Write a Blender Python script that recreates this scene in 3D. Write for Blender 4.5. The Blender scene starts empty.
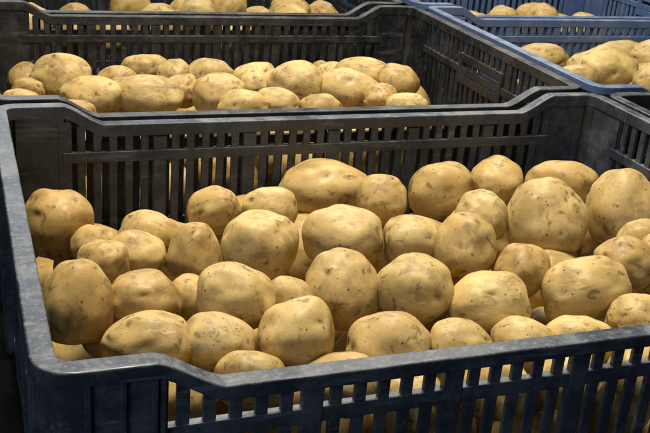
import bpy, bmesh, math, random
from mathutils import Vector, Matrix, Quaternion, noise
random.seed(7)
sc = bpy.context.scene
sc.view_settings.view_transform = 'Standard'
try: sc.view_settings.look = 'None'
except Exception: pass
W, L, H = 0.571, 0.413, 0.20
OX, OY = -.006, -.004

# ------------------------------------------------------------------ camera
F = 980.0
CX, CY = 325.0, 216.5
dX = Vector((2695, -173.5, F)).normalized()
dY = Vector((-385, -441.5, F)); dY = (dY - dX * dY.dot(dX)).normalized()
dZ = dX.cross(dY)
A = Vector((-.1229, .0682, .43))
cam_loc = Vector((-A.dot(dX), -A.dot(dY), -A.dot(dZ) + H))
right = Vector((dX.x, dY.x, dZ.x)); down = Vector((dX.y, dY.y, dZ.y)); fwd = Vector((dX.z, dY.z, dZ.z))
cd = bpy.data.cameras.new("camera"); cam = bpy.data.objects.new("camera", cd)
sc.collection.objects.link(cam)
M = Matrix((right, -down, -fwd)).transposed().to_4x4(); M.translation = cam_loc
cam.matrix_world = M
cd.lens = F / 650 * 36; cd.sensor_width = 36; cd.clip_start = 0.01; cd.clip_end = 100
sc.camera = cam

# ------------------------------------------------------------------ node helpers
def new_mat(name):
    m = bpy.data.materials.new(name); m.use_nodes = True
    nt = m.node_tree; b = nt.nodes['Principled BSDF']
    return m, nt, b
def noise_n(nt, vec, scale, detail=4, rough=.55, dist=0):
    n = nt.nodes.new('ShaderNodeTexNoise'); n.inputs['Scale'].default_value = scale
    n.inputs['Detail'].default_value = detail; n.inputs['Roughness'].default_value = rough
    n.inputs['Distortion'].default_value = dist
    if vec: nt.links.new(vec, n.inputs['Vector'])
    return n.outputs['Fac']
def ramp(nt, fac, lo, hi, a=0.0, b=1.0):
    n = nt.nodes.new('ShaderNodeMapRange'); n.inputs['From Min'].default_value = lo
    n.inputs['From Max'].default_value = hi; n.inputs['To Min'].default_value = a; n.inputs['To Max'].default_value = b
    nt.links.new(fac, n.inputs['Value']); return n.outputs['Result']
def mix(nt, fac, c1, c2, mode='MIX'):
    n = nt.nodes.new('ShaderNodeMix'); n.data_type = 'RGBA'; n.blend_type = mode
    for s, c in ((6, c1), (7, c2)):
        if isinstance(c, tuple): n.inputs[s].default_value = (*c, 1)
        else: nt.links.new(c, n.inputs[s])
    if isinstance(fac, float): n.inputs[0].default_value = fac
    else: nt.links.new(fac, n.inputs[0])
    return n.outputs[2]
def mth(nt, op, a, b):
    n = nt.nodes.new('ShaderNodeMath'); n.operation = op
    for i, v in enumerate((a, b)):
        if isinstance(v, (int, float)): n.inputs[i].default_value = v
        else: nt.links.new(v, n.inputs[i])
    return n.outputs[0]
def bump(nt, h, strength, dist, prev=None):
    n = nt.nodes.new('ShaderNodeBump'); n.inputs['Strength'].default_value = strength
    n.inputs['Distance'].default_value = dist; nt.links.new(h, n.inputs['Height'])
    if prev: nt.links.new(prev, n.inputs['Normal'])
    return n.outputs['Normal']

# ------------------------------------------------------------------ potato skin
pm, nt, bs = new_mat("potato_skin")
tc = nt.nodes.new('ShaderNodeTexCoord'); oi = nt.nodes.new('ShaderNodeObjectInfo')
add = nt.nodes.new('ShaderNodeVectorMath'); add.operation = 'ADD'
nt.links.new(tc.outputs['Object'], add.inputs[0])
off = mth(nt, 'MULTIPLY', oi.outputs['Random'], 57.0); nt.links.new(off, add.inputs[1])
V = add.outputs[0]
big = ramp(nt, noise_n(nt, V, 1.1, 2), .35, .65)
c = mix(nt, big, (.535, .382, .145), (.645, .490, .212))
mott = ramp(nt, noise_n(nt, V, 5.5, 4, .60), .46, .74)
c = mix(nt, mth(nt, 'MULTIPLY', mott, .42), c, (.34, .215, .08))
grain = ramp(nt, noise_n(nt, V, 24, 3, .68), .36, .66)
dirt = ramp(nt, noise_n(nt, V, 1.6, 5, .60, .3), .50, .66)
c = mix(nt, mth(nt, 'MULTIPLY', mth(nt, 'MULTIPLY', dirt, mth(nt, 'ADD', mth(nt, 'MULTIPLY', grain, .32), .50)), .92), c, (.205, .130, .058))
smg = ramp(nt, noise_n(nt, V, 3.0, 4, .55, .8), .595, .69)
c = mix(nt, mth(nt, 'MULTIPLY', smg, .68), c, (.155, .092, .040))
vo = nt.nodes.new('ShaderNodeTexVoronoi'); vo.inputs['Scale'].default_value = 4.2; nt.links.new(V, vo.inputs['Vector'])
spk = ramp(nt, vo.outputs['Distance'], .16, .07)
spm = ramp(nt, noise_n(nt, V, 3, 1), .49, .55)
spf = mth(nt, 'MULTIPLY', spk, spm)
c = mix(nt, mth(nt, 'MULTIPLY', spf, .88), c, (.07, .04, .018))
vo2 = nt.nodes.new('ShaderNodeTexVoronoi'); vo2.inputs['Scale'].default_value = 16; nt.links.new(V, vo2.inputs['Vector'])
s2 = mth(nt, 'MULTIPLY', ramp(nt, vo2.outputs['Distance'], .22, .10), ramp(nt, noise_n(nt, V, 2.5, 2), .52, .64))
c = mix(nt, mth(nt, 'MULTIPLY', s2, .45), c, (.18, .11, .05))
def scrape(rot, sc_, lo, hi):
    sm = nt.nodes.new('ShaderNodeMapping'); sm.inputs['Scale'].default_value = sc_; sm.inputs['Rotation'].default_value = rot
    nt.links.new(V, sm.inputs['Vector'])
    return ramp(nt, noise_n(nt, sm.outputs[0], 2.4, 3, .6), lo, hi)
c = mix(nt, mth(nt, 'MULTIPLY', scrape((.9, .5, -.4), (1.2, 4, 2.5), .62, .70), .38), c, (.76, .62, .35))
at = nt.nodes.new('ShaderNodeAttribute'); at.attribute_name = 'eye'
c = mix(nt, mth(nt, 'MULTIPLY', at.outputs['Fac'], .94), c, (.045, .026, .012))
c = mix(nt, 1.0, c, oi.outputs['Color'], 'MULTIPLY')
nt.links.new(c, bs.inputs['Base Color'])
nt.links.new(ramp(nt, mott, 0, 1, .46, .68), bs.inputs['Roughness'])
bs.inputs['Specular IOR Level'].default_value = .34
n1 = bump(nt, noise_n(nt, V, 14, 3, .58), .18, .0009)
n1 = bump(nt, spf, -.6, .0016, n1)
nt.links.new(n1, bs.inputs['Normal'])

# ------------------------------------------------------------------ crate plastic
def plastic(name, base, dust, dustamt):
    m, nt, b = new_mat(name)
    geo = nt.nodes.new('ShaderNodeNewGeometry'); P = geo.outputs['Position']
    sep = nt.nodes.new('ShaderNodeSeparateXYZ'); nt.links.new(geo.outputs['Normal'], sep.inputs[0])
    up = ramp(nt, sep.outputs['Z'], .3, .95)
    n = noise_n(nt, P, 34, 7, .76, .2)
    d = ramp(nt, n, .47, .60)
    film = ramp(nt, noise_n(nt, P, 8, 4, .6), .42, .62)
    fine = ramp(nt, noise_n(nt, P, 300, 3, .65), .54, .64)
    k = mth(nt, 'ADD', mth(nt, 'MULTIPLY', up, .58), .42)
    d2 = mth(nt, 'MULTIPLY', mth(nt, 'ADD', mth(nt, 'MULTIPLY', d, .65), mth(nt, 'MULTIPLY', film, .35)), k)
    d2 = mth(nt, 'MULTIPLY', d2, dustamt)
    c = mix(nt, d2, base, dust)
    mp = nt.nodes.new('ShaderNodeMapping'); mp.inputs['Scale'].default_value = (14, 160, 120); mp.inputs['Rotation'].default_value = (.3, .2, .4)
    nt.links.new(P, mp.inputs[0])
    scr = ramp(nt, noise_n(nt, mp.outputs[0], 1, 4, .7), .58, .72)
    c = mix(nt, mth(nt, 'MULTIPLY', scr, .38), c, dust)
    c = mix(nt, mth(nt, 'MULTIPLY', fine, mth(nt, 'ADD', mth(nt, 'MULTIPLY', up, .22), .07)), c, dust)
    nt.links.new(c, b.inputs['Base Color'])
    nt.links.new(ramp(nt, n, .35, .65, .28, .60), b.inputs['Roughness'])
    b.inputs['Specular IOR Level'].default_value = .5
    nn = bump(nt, noise_n(nt, P, 420, 2, .6), .18, .0003)
    nt.links.new(nn, b.inputs['Normal'])
    return m
black = plastic("black_plastic", (.011, .013, .017), (.19, .195, .205), .55)
black_daylit = plastic("black_plastic_daylit", (.026, .035, .052), (.27, .30, .34), .56)  # black plastic with the bluish daylight mixed into its base colour
blue = plastic("blue_plastic", (.075, .125, .265), (.34, .40, .50), .52)

fm, nt, b = new_mat("dark_concrete")
geo = nt.nodes.new('ShaderNodeNewGeometry')
c = mix(nt, noise_n(nt, geo.outputs['Position'], 6, 8, .6), (.003, .003, .0035), (.010, .009, .009))
nt.links.new(c, b.inputs['Base Color']); b.inputs['Roughness'].default_value = .9
b.inputs['Specular IOR Level'].default_value = .15
nt.links.new(bump(nt, noise_n(nt, geo.outputs['Position'], 60, 6), .4, .002), b.inputs['Normal'])

# ------------------------------------------------------------------ crate
RW = .0116
def dropf(u, length, D=.0165):
    a, b_ = .055, .088
    t = min(u, length - u)
    t = max(0, min(1, (t - a) / (b_ - a))); t = t * t * (3 - 2 * t) * .5 + t * .5
    return -D * t
R_ = .019
def path():
    pts = []
    def arc(cx, cy, a0):
        for i in range(5):
            a = a0 + math.pi / 2 * i / 4
            pts.append((cx + R_ * math.cos(a), cy + R_ * math.sin(a), -math.cos(a), -math.sin(a), 0))
    us = [.04, .052] + [.055 + .033 * i / 8 for i in range(9)] + [.12, .2]
    usl = us + [W / 2] + [W - u for u in reversed(us)]
    arc(R_, R_, math.pi)
    for u in usl: pts.append((u, 0, 0, 1, dropf(u, W)))
    arc(W - R_, R_, -math.pi / 2)
    for v in (.1, .2, .3): pts.append((W, v, -1, 0, 0))
    arc(W - R_, L - R_, 0)
    for u in reversed(usl): pts.append((u, L, 0, -1, dropf(u, W)))
    arc(R_, L - R_, math.pi / 2)
    for v in (.3, .2, .1): pts.append((0, v, 1, 0, 0))
    return pts
def mesh_obj(name, bm, bev=.0007, smooth=False):
    for v in bm.verts: v.co.x -= W / 2; v.co.y -= L / 2; v.co.z += H
    bmesh.ops.recalc_face_normals(bm, faces=bm.faces)
    me = bpy.data.meshes.new(name); bm.to_mesh(me); bm.free()
    me.materials.append(black)
    o = bpy.data.objects.new(name, me)
    md = o.modifiers.new("bevel", 'BEVEL'); md.width = bev; md.segments = 2; md.limit_method = 'ANGLE'; md.angle_limit = math.radians(40)
    if smooth:
        for p in me.polygons: p.use_smooth = True
        try: me.set_sharp_from_angle(angle=math.radians(35))
        except Exception: pass
    return o
def box(bm, x0, x1, y0, y1, z0, z1):
    if x0 > x1: x0, x1 = x1, x0
    if y0 > y1: y0, y1 = y1, y0
    vs = [bm.verts.new((x, y, z)) for x in (x0, x1) for y in (y0, y1) for z in (z0, z1)]
    for f in ((0, 1, 3, 2), (4, 6, 7, 5), (0, 4, 5, 1), (2, 3, 7, 6), (0, 2, 6, 4), (1, 5, 7, 3)):
        bm.faces.new([vs[i] for i in f])
def sweep(bm, pts, prof, closed):
    rings = []
    for x, y, nx, ny, dz in pts:
        rings.append([bm.verts.new((x + nx * o, y + ny * o, z + dz * (1 if fl else 0))) for o, z, fl in prof])
    n = len(rings); k = len(prof)
    for i in range(n if closed else n - 1):
        a, b_ = rings[i], rings[(i + 1) % n]
        for j in range(k): bm.faces.new((a[j], b_[j], b_[(j + 1) % k], a[(j + 1) % k]))
    if not closed:
        bm.faces.new(rings[0]); bm.faces.new(list(reversed(rings[-1])))
def make_rim():
    bm = bmesh.new()
    prof = [(0, -.0006, 1), (.0007, 0, 1), (RW - .0006, 0, 1), (RW, -.0006, 1), (RW, -.0105, 1), (RW - .0034, -.0105, 1), (RW - .0034, -.0030, 1), (.0024, -.0030, 1), (.0024, -.0080, 1), (0, -.0080, 1)]
    sweep(bm, path(), prof, True)
    return mesh_obj("rim", bm, .0004, True)
Q = RW - .018
def make_wall(length, kind):
    bm = bmesh.new()
    if kind in ('front', 'back'):
        f0 = (lambda u0, u1, w0, w1, z0, z1: box(bm, u0, u1, w0, w1, z0, z1)) if kind == 'front' else \
            (lambda u0, u1, w0, w1, z0, z1: box(bm, u0, u1, L - w0, L - w1, z0, z1))
        dr = lambda u: dropf(u, length)
    else:
        f0 = (lambda u0, u1, w0, w1, z0, z1: box(bm, w0, w1, u0, u1, z0, z1)) if kind == 'left' else \
            (lambda u0, u1, w0, w1, z0, z1: box(bm, W - w0, W - w1, u0, u1, z0, z1))
        dr = lambda u: 0
    f = lambda u0, u1, w0, w1, z0, z1: f0(u0, u1, w0 + Q, w1 + Q, z0, z1)
    e = .056
    for s in (0, 1):
        a, b_ = (.0175, e) if s == 0 else (length - e, length - .0175)
        f(a, b_, .0152, .0174, -H + .004, -.008)
    top = -.040
    f(e - .002, length - e + .002, .0132, .0186, top - .009, top)
    f(e - .002, length - e + .002, .0140, .0182, -.123, -.115)
    f(.0185, length - .0185, .0136, .0186, -H + .003, -.180)
    n = int(round((length - 2 * e) / .0132)); p = (length - 2 * e) / n
    hole = kind in ('left', 'right')
    hc, hh = length / 2 - .01, .044
    for i in range(n + 1):
        u = e + i * p
        post = (i % 6 == 0)
        hw = .0056 if post else .0033
        zt = min(dr(u - hw), dr(u + hw)) - .008
        w0, w1 = (.0122, .0178) if post else (.0142, .0176)
        if hole and hc - hh < u < hc + hh:
            f(u - hw, u + hw, w0, w1, -.181, -.058)
            f(u - hw, u + hw, w0, w1, -.032, -.0112)
        else:
            f(u - hw, u + hw, w0, w1, -.181, zt - (.0032 if post else 0))
    if hole:
        f(hc - hh - .006, hc + hh + .006, .0128, .0190, -.0605, -.0495)
        f(hc - hh - .006, hc + hh + .006, .0126, .0192, -.0340, -.0240)
        for s in (-1, 1):
            f(hc + s * (hh + .004) - .004, hc + s * (hh + .004) + .004, .0124, .0194, -.0610, -.0236)
    for uu in (.0585, length - .0585):
        f(uu - .0016, uu + .0016, .0094, .0150, -H + .006, min(dr(uu), 0) - .0098)
    return mesh_obj("wall", bm)
def make_corner(cx, cy):
    bm = bmesh.new()
    sx = 1 if cx == 0 else -1; sy = 1 if cy == 0 else -1
    pts = []
    for u in (.056, .045, .03): pts.append((u, 0, 0, 1, 0))
    for i in range(9):
        a = math.radians(270 - 90 * i / 8)
        pts.append((R_ + R_ * math.cos(a), R_ + R_ * math.sin(a), -math.cos(a), -math.sin(a), 0))
    for u in (.03, .045, .056): pts.append((0, u, 1, 0, 0))
    pts = [(cx + sx * x, cy + sy * y, sx * nx, sy * ny, 0) for x, y, nx, ny, d in pts]
    sweep(bm, pts, [(.0036, -.0070, 1), (.0062, -.0070, 1), (.0062, -H + .002, 1), (.0036, -H + .002, 1)], False)
    for u in (.024, .040, .0545):
        f = lambda a0, a1, b0, b1: box(bm, cx + sx * a0, cx + sx * a1, cy + sy * b0, cy + sy * b1, -H + .004, -.0084)
        f(u - .0014, u + .0014, .0012, .0045)
        f(.0012, .0045, u - .0014, u + .0014)
    return mesh_obj("corner_post", bm, .0005, True)
def make_base():
    bm = bmesh.new()
    box(bm, .020, W - .020, .020, L - .020, -H + .008, -H + .011)
    n = 12
    for i in range(n + 1):
        x = .025 + (W - .05) * i / n; box(bm, x - .002, x + .002, .0235, L - .0235, -H + .0015, -H + .0095)
    for i in range(9):
        y = .026 + (L - .052) * i / 8; box(bm, .0245, W - .0245, y - .002, y + .002, -H + .001, -H + .0092)
    return mesh_obj("base", bm)
parts = [make_rim(), make_wall(W, 'front'), make_wall(W, 'back'), make_wall(L, 'left'), make_wall(L, 'right'),
         make_corner(0, 0), make_corner(W, 0), make_corner(0, L), make_corner(W, L), make_base()]
def crate(x0, y0, z0, rot, mat, label):
    e = bpy.data.objects.new("potato_crate", None); e.empty_display_size = .05
    sc.collection.objects.link(e)
    e.location = (x0 + W / 2, y0 + L / 2, z0); e.rotation_euler = (0, 0, math.radians(rot))
    e["label"] = label; e["category"] = "crate"; e["group"] = "plastic crates of potatoes"
    for p in parts:
        o = p.copy(); sc.collection.objects.link(o); o.parent = e; o.name = p.name.split('.')[0]
        o.material_slots[0].link = 'OBJECT'; o.material_slots[0].material = mat
    return e
G = .006
XR = OX + W + G           # second column
Y2_ = OY + L + .011       # second row
Y3_ = Y2_ + L + .012      # third row
crate(OX, OY, 0, 0, black_daylit, "dusty black plastic crate heaped with potatoes, slatted sides")
crate(OX - .002, Y2_, 0, .0, black, "black plastic crate of potatoes standing behind another crate")
crate(XR + .004, Y2_ + .002, 0, 0, blue, "blue plastic crate partly filled with potatoes")
crate(XR, OY - .002, 0, .3, black, "black plastic crate with dusty rim beside full crate")
crate(OX - .010, Y3_, 0, 0, black, "black plastic crate of potatoes in the last row")
crate(XR, Y3_, 0, 0, blue, "blue plastic crate of potatoes in the last row")
for p in parts: bpy.data.objects.remove(p)

# ------------------------------------------------------------------ potato meshes
def potato_mesh(k):
    rnd = random.Random(100 + k)
    bm = bmesh.new(); bmesh.ops.create_icosphere(bm, subdivisions=5, radius=1)
    lay = bm.verts.layers.float.new('eye')
    o1 = Vector((rnd.uniform(0, 50), rnd.uniform(0, 50), rnd.uniform(0, 50)))
    eyes = []
    for i in range(14):
        d = Vector((rnd.uniform(-1, 1), rnd.uniform(-1, 1), rnd.uniform(-1, 1)))
        if i < 4: d.x = abs(d.x) + .5
        d.normalize(); t = d.orthogonal().normalized(); t = Quaternion(d, rnd.uniform(-.6, .6)) @ t
        eyes.append((d, t, d.cross(t), rnd.uniform(.6, 1.4)))
    tap = rnd.uniform(-.13, .13); bend = rnd.uniform(-.11, .11); pw = rnd.uniform(.84, .98)
    for v in bm.verts:
        d = v.co.normalized()
        r = .99 + .14 * noise.noise(d * .9 + o1) + .09 * noise.noise(d * 1.9 + o1 * 2) + .018 * noise.noise(d * 4.2 + o1)
        ey = 0
        for e, t, s, sz in eyes:
            if d.dot(e) < .8: continue
            a = d.dot(t) / sz; q = d.dot(s) / sz
            r -= .05 * math.exp(-(a / .15) ** 2 - (q / .085) ** 2) * sz
            r += .020 * math.exp(-(a / .16) ** 2 - ((q - .13) / .06) ** 2) * sz
            ey = max(ey, math.exp(-(a / .085) ** 2 - ((q - .03 + a * a * 1.5) / .036) ** 2))
        co = d * r
        co = Vector([math.copysign(abs(x) ** pw, x) for x in co])
        co *= (1 / (1 + (1 - pw) * .8))
        co.y *= 1 + tap * co.x; co.z *= 1 + tap * co.x
        co.y += bend * (co.x ** 2 - .4)
        v.co = co; v[lay] = ey
    for _ in range(2): bmesh.ops.smooth_vert(bm, verts=bm.verts, factor=.5, use_axis_x=True, use_axis_y=True, use_axis_z=True)
    me = bpy.data.meshes.new("potato"); bm.to_mesh(me); bm.free()
    for p in me.polygons: p.use_smooth = True
    me.materials.append(pm); return me
PM = [potato_mesh(k) for k in range(16)]

# ------------------------------------------------------------------ heaps
count = 0
def add_potato(pos, quat, scl, tint, label):
    global count
    o = bpy.data.objects.new("potato", PM[(count * 7 + int(scl[0] * 9999)) % len(PM)]); count += 1
    sc.collection.objects.link(o)
    o.location = pos; o.rotation_mode = 'QUATERNION'; o.rotation_quaternion = quat; o.scale = scl
    o.color = (*tint, 1)
    o["label"] = label; o["category"] = "potato"; o["group"] = "potatoes heaped in crates"
    return o
def ray(px, py):
    return (right * ((px - CX) / F) + down * ((py - CY) / F) + fwd)
def hit(px, py, surf):
    d = ray(px, py); z = H - .05
    for _ in range(12):
        t = (z - cam_loc.z) / d.z; p = cam_loc + d * t; z = surf(p.x, p.y)
    return t
def interp(x, xs, ys):
    if x <= xs[0]: return ys[0]
    for i in range(len(xs) - 1):
        if x <= xs[i + 1]: return ys[i] + (ys[i + 1] - ys[i]) * (x - xs[i]) / (xs[i + 1] - xs[i])
    return ys[-1]
surf1 = lambda x, y: H + interp(y, [.03, .08, .16, .26, .36], [-.062, -.045, -.037, -.047, -.072])
surf2 = lambda x, y: H + interp(y - Y2_, [.05, .2, .36], [-.050, -.046, -.064])
BR = (.84, .77, .67); DK = (.88, .84, .77); N1 = (1, 1, 1); YL = (1.05, 1.06, 1.03)
front = [
 (317,181,47,31,-5,0,N1),(54,223,37,38,0,0,BR),(71,303,38,46,0,0,BR),(214,211,30,24,0,0,DK),(149,236,34,25,10,.006,DK),
 (137,256,32,29,0,0,N1),(195,252,29,33,0,0,DK),(145,302,41,33,8,0,DK),(259,248,40,41,0,0,N1),(270,209,31,24,0,.0,N1),
 (343,238,45,36,8,0,N1),(381,199,28,28,0,0,DK),(441,191,38,29,-8,0,DK),(496,183,28,27,0,0,DK),(562,184,41,27,6,0,DK),
 (547,218,40,42,0,0,N1),(621,208,38,42,0,0,N1),(480,216,28,29,0,0,N1),(466,246,34,36,0,0,DK),(412,241,32,28,0,0,N1),
 (340,287,39,42,0,0,N1),(413,290,41,37,10,0,YL),(235,298,42,35,14,0,N1),(489,305,46,35,-14,0,YL),(522,269,30,29,20,0,DK),
 (584,290,49,36,-14,0,YL),(624,263,32,28,0,.003,DK),(296,336,43,41,0,-.005,N1),(218,343,40,31,8,0,N1),(148,343,48,33,-4,0,N1),
 (388,347,48,35,4,0,N1),(460,350,38,34,0,0,YL),(526,347,37,32,0,0,N1),(579,345,39,31,-6,0,N1),(288,300,29,26,0,.014,DK),
 (190,303,28,29,0,.012,DK),(342,384,46,36,0,0,N1),(252,381,40,33,0,.0,DK),(410,400,36,33,0,0,YL),(636,322,34,30,0,0,DK),
 (658,262,22,34,0,0,DK),(500,396,40,33,0,0,N1),(580,390,40,33,0,0,N1),(640,370,37,32,0,0,N1),(103,264,27,27,0,.014,DK),
 (183,397,36,32,0,0,DK),(640,242,26,24,0,.010,DK),(106,336,27,24,0,.03,DK),(382,256,28,26,0,.035,DK),(444,318,28,26,0,.035,DK),(95,246,25,23,0,.04,DK)]
second = [
 (63,80,34,24,0,0,N1),(93,97,34,22,0,0,N1),(145,69,25,17,0,0,YL),(145,96,40,24,0,0,N1),(174,76,20,17,0,0,N1),(209,76,26,18,0,0,N1),
 (181,91,20,17,0,.01,DK),(219,95,30,23,0,0,N1),(255,82,25,19,0,0,N1),(243,107,28,18,0,0,N1),(296,85,31,24,0,0,N1),(277,104,27,18,0,0,N1),
 (348,92,35,24,0,0,N1),(364,76,36,20,0,0,N1),(397,83,23,20,0,0,DK),(406,107,24,16,0,0,N1),(14,102,22,14,0,0,N1),(118,82,22,17,0,.01,DK),
 (320,110,23,17,0,0,DK),(20,117,30,17,0,0,N1),(70,117,30,18,0,0,DK),(330,74,18,13,0,.01,N1),(28,91,17,14,0,.012,DK),(380,100,20,16,0,.01,DK)]
surfb = lambda x, y: H + interp(y - Y2_, [.05, .25, .36], [-.045, -.040, -.06])
bluel = [(540,60,31,17,0,0,N1),(607,69,33,23,0,0,YL),(611,51,28,16,0,0,YL),(652,58,24,20,0,0,N1),(583,66,18,14,0,0,N1),(655,84,26,18,0,0,YL),(574,79,25,15,0,0,N1)]
def solve(lst, surf, xr, yr):
    T = []
    for px, py, a, b_, th, bias, tint in lst:
        t = hit(px, py, surf) + bias; T.append([t, t])
    D = [ray(e[0], e[1]) for e in lst]
    for it in range(120):
        for i in range(len(lst)):
            for j in range(i):
                pi = cam_loc + D[i] * T[i][0]; pj = cam_loc + D[j] * T[j][0]
                ri = math.sqrt(lst[i][2] * lst[i][3]) * T[i][0] / F; rj = math.sqrt(lst[j][2] * lst[j][3]) * T[j][0] / F
                d = (pi - pj).length; m = (ri + rj) * .89
                if d < m:
                    s = 1 if T[i][0] > T[j][0] else -1
                    k = min(.002, (m - d) * .3)
                    T[i][0] += s * k; T[j][0] -= s * k
        for t in T: t[0] += (t[1] - t[0]) * .04; t[0] = max(t[1] - .028, min(t[1] + .05, t[0]))
    out = []
    for e, t, d in zip(lst, T, D):
        p = cam_loc + d * t[0]
        a = e[2] * t[0] / F; b_ = e[3] * t[0] / F
        mx = min(a, .03) * .9
        p.x = max(xr[0] + mx, min(xr[1] - mx, p.x)); p.y = max(yr[0] + min(a, b_), min(yr[1] - min(a, b_), p.y))
        out.append((p, a, b_, e[4], e[6]))
    return out
def lab(a, b_, tint, where):
    size = "large " if a * b_ > .0013 else ("small " if a * b_ < .0006 else "")
    shape = "oblong" if a > 1.25 * b_ or b_ > 1.25 * a else "rounded"
    colr = {BR: "earthy brown", DK: "speckled tan", N1: "golden tan", YL: "pale yellow"}[tint]
    return f"{size}{shape} {colr} potato {where}"
def emit(sol, where, rec):
    for p, a, b_, th, tint in sol:
        ang = math.radians(th)
        vx = (right * math.cos(ang) + down * math.sin(ang)); vz = -fwd
        vy = vz.cross(vx).normalized(); vz = vx.cross(vy)
        q = Matrix((vx, vy, vz)).transposed().to_quaternion()
        if b_ > a: q = q @ Quaternion((0, 0, 1), math.pi / 2); a2, b2 = b_, a
        else: a2, b2 = a, b_
        cc = min(math.sqrt(a * b_), b2 * 1.25) * random.uniform(.92, 1.02)
        if random.random() < .5: q = q @ Quaternion((0, 0, 1), math.pi)
        if abs(cc / b2 - 1) < .15: q = q @ Quaternion((1, 0, 0), random.uniform(0, 6.28))
        j = random.uniform(.86, 1.05); g = random.uniform(.97, 1.02)
        add_potato(p, q, (a2, b2, cc), (tint[0] * j, tint[1] * j * g, tint[2] * j * g * g), lab(a, b_, tint, where))
        rec.append((p.copy(), math.sqrt(a * b_)))
def fill(rec, surf, xr, yr, zmin, rmin, rmax, tries, gap, where, depth=.2, cap=.012):
    out = []
    for _ in range(tries):
        r = random.uniform(rmin, rmax); x = random.uniform(xr[0] + r, xr[1] - r); y = random.uniform(yr[0] + r, yr[1] - r)
        top = surf(x, y) - cap
        z = random.uniform(max(zmin + r, top - depth), top)
        p = Vector((x, y, z))
        if all((p - q).length > (r + s) * gap for q, s in rec):
            rec.append((p, r)); out.append((p, r))
    for p, r in out:
        q = Quaternion(Vector((random.gauss(0, 1), random.gauss(0, 1), random.gauss(0, 1))).normalized(), random.uniform(0, 6.28))
        tint = random.choice([N1, DK, DK, BR]); e = random.uniform(1.0, 1.2); j = random.uniform(.80, 1.0)  # low potatoes tinted darker, standing in for shade in gaps and slots
        add_potato(p, q, (r * e, r / math.sqrt(e) * 1.03, r / math.sqrt(e)), tuple(v * j for v in tint), lab(r * e, r / math.sqrt(e), tint, where))
    return len(out)
i_ = .0145
X1 = (OX + i_, OX + W - i_); Y1 = (OY + i_, OY + L - i_)
rec1 = []; emit(solve(front, surf1, X1, Y1), "heaped in dusty black plastic crate", rec1)
fill(rec1, surf1, X1, Y1, .012, .027, .032, 15000, .86, "low in dusty black plastic crate", .11, .031)
Y2 = (Y2_ + i_, Y2_ + L - i_)
rec2 = []; emit(solve(second, surf2, X1, Y2), "heaped in black plastic crate", rec2)
fill(rec2, surf2, (X1[0], X1[1] - .03), Y2, .012, .026, .032, 6000, .90, "low in black plastic crate", .06, .026)
XB = (XR + i_, XR + W - i_)
rec3 = []; emit(solve(bluel, surfb, XB, Y2), "in blue plastic crate", rec3)
fill(rec3, lambda x, y: surfb(x, y) - .012 - max(0, y - Y2_ - .2) * .25, (XB[0], XB[0] + .36), Y2, .012, .026, .034, 2500, .93, "in blue plastic crate", .03, .0)
Y3 = (Y3_ + i_, Y3_ + .15)
rec4 = []; fill(rec4, lambda x, y: H - .032, (X1[0], X1[1] - .02), Y3, .012, .026, .032, 4000, .90, "in crate of the last row", .03, .0)
rec5 = []; fill(rec5, lambda x, y: H - .034, (XB[0], XB[0] + .36), Y3, .012, .026, .032, 3000, .90, "in blue crate of the last row", .03, .0)

# ------------------------------------------------------------------ ground
bm = bmesh.new(); bmesh.ops.create_grid(bm, x_segments=2, y_segments=2, size=6)
me = bpy.data.meshes.new("floor"); bm.to_mesh(me); bm.free(); me.materials.append(fm)
fl = bpy.data.objects.new("floor", me); sc.collection.objects.link(fl); fl["kind"] = "structure"

# ------------------------------------------------------------------ light
w = bpy.data.worlds.new("World"); sc.world = w; w.use_nodes = True
w.node_tree.nodes['Background'].inputs[0].default_value = (.84, .87, 1, 1)
w.node_tree.nodes['Background'].inputs[1].default_value = .05
def area(loc, target, size, power, col):
    ld = bpy.data.lights.new("area_light", 'AREA'); ld.size = size; ld.energy = power; ld.color = col
    o = bpy.data.objects.new("area_light", ld); sc.collection.objects.link(o); o.location = loc
    o.rotation_euler = (Vector(target) - Vector(loc)).to_track_quat('-Z', 'Y').to_euler()
area((.20, .42, 1.4), (.35, .25, .15), .50, 31, (1, .89, .70))
area((-.9, -.9, .8), (.2, .1, .15), .6, 5.0, (.68, .80, 1))
area((.2, 2.8, 1.5), (.3, .4, .15), 1.0, 10, (.88, .93, 1))
area((1.0, 1.5, 1.2), (.85, .7, .15), .5, 8, (1, .96, .88))  # added light with no visible source, brightens the blue crate side
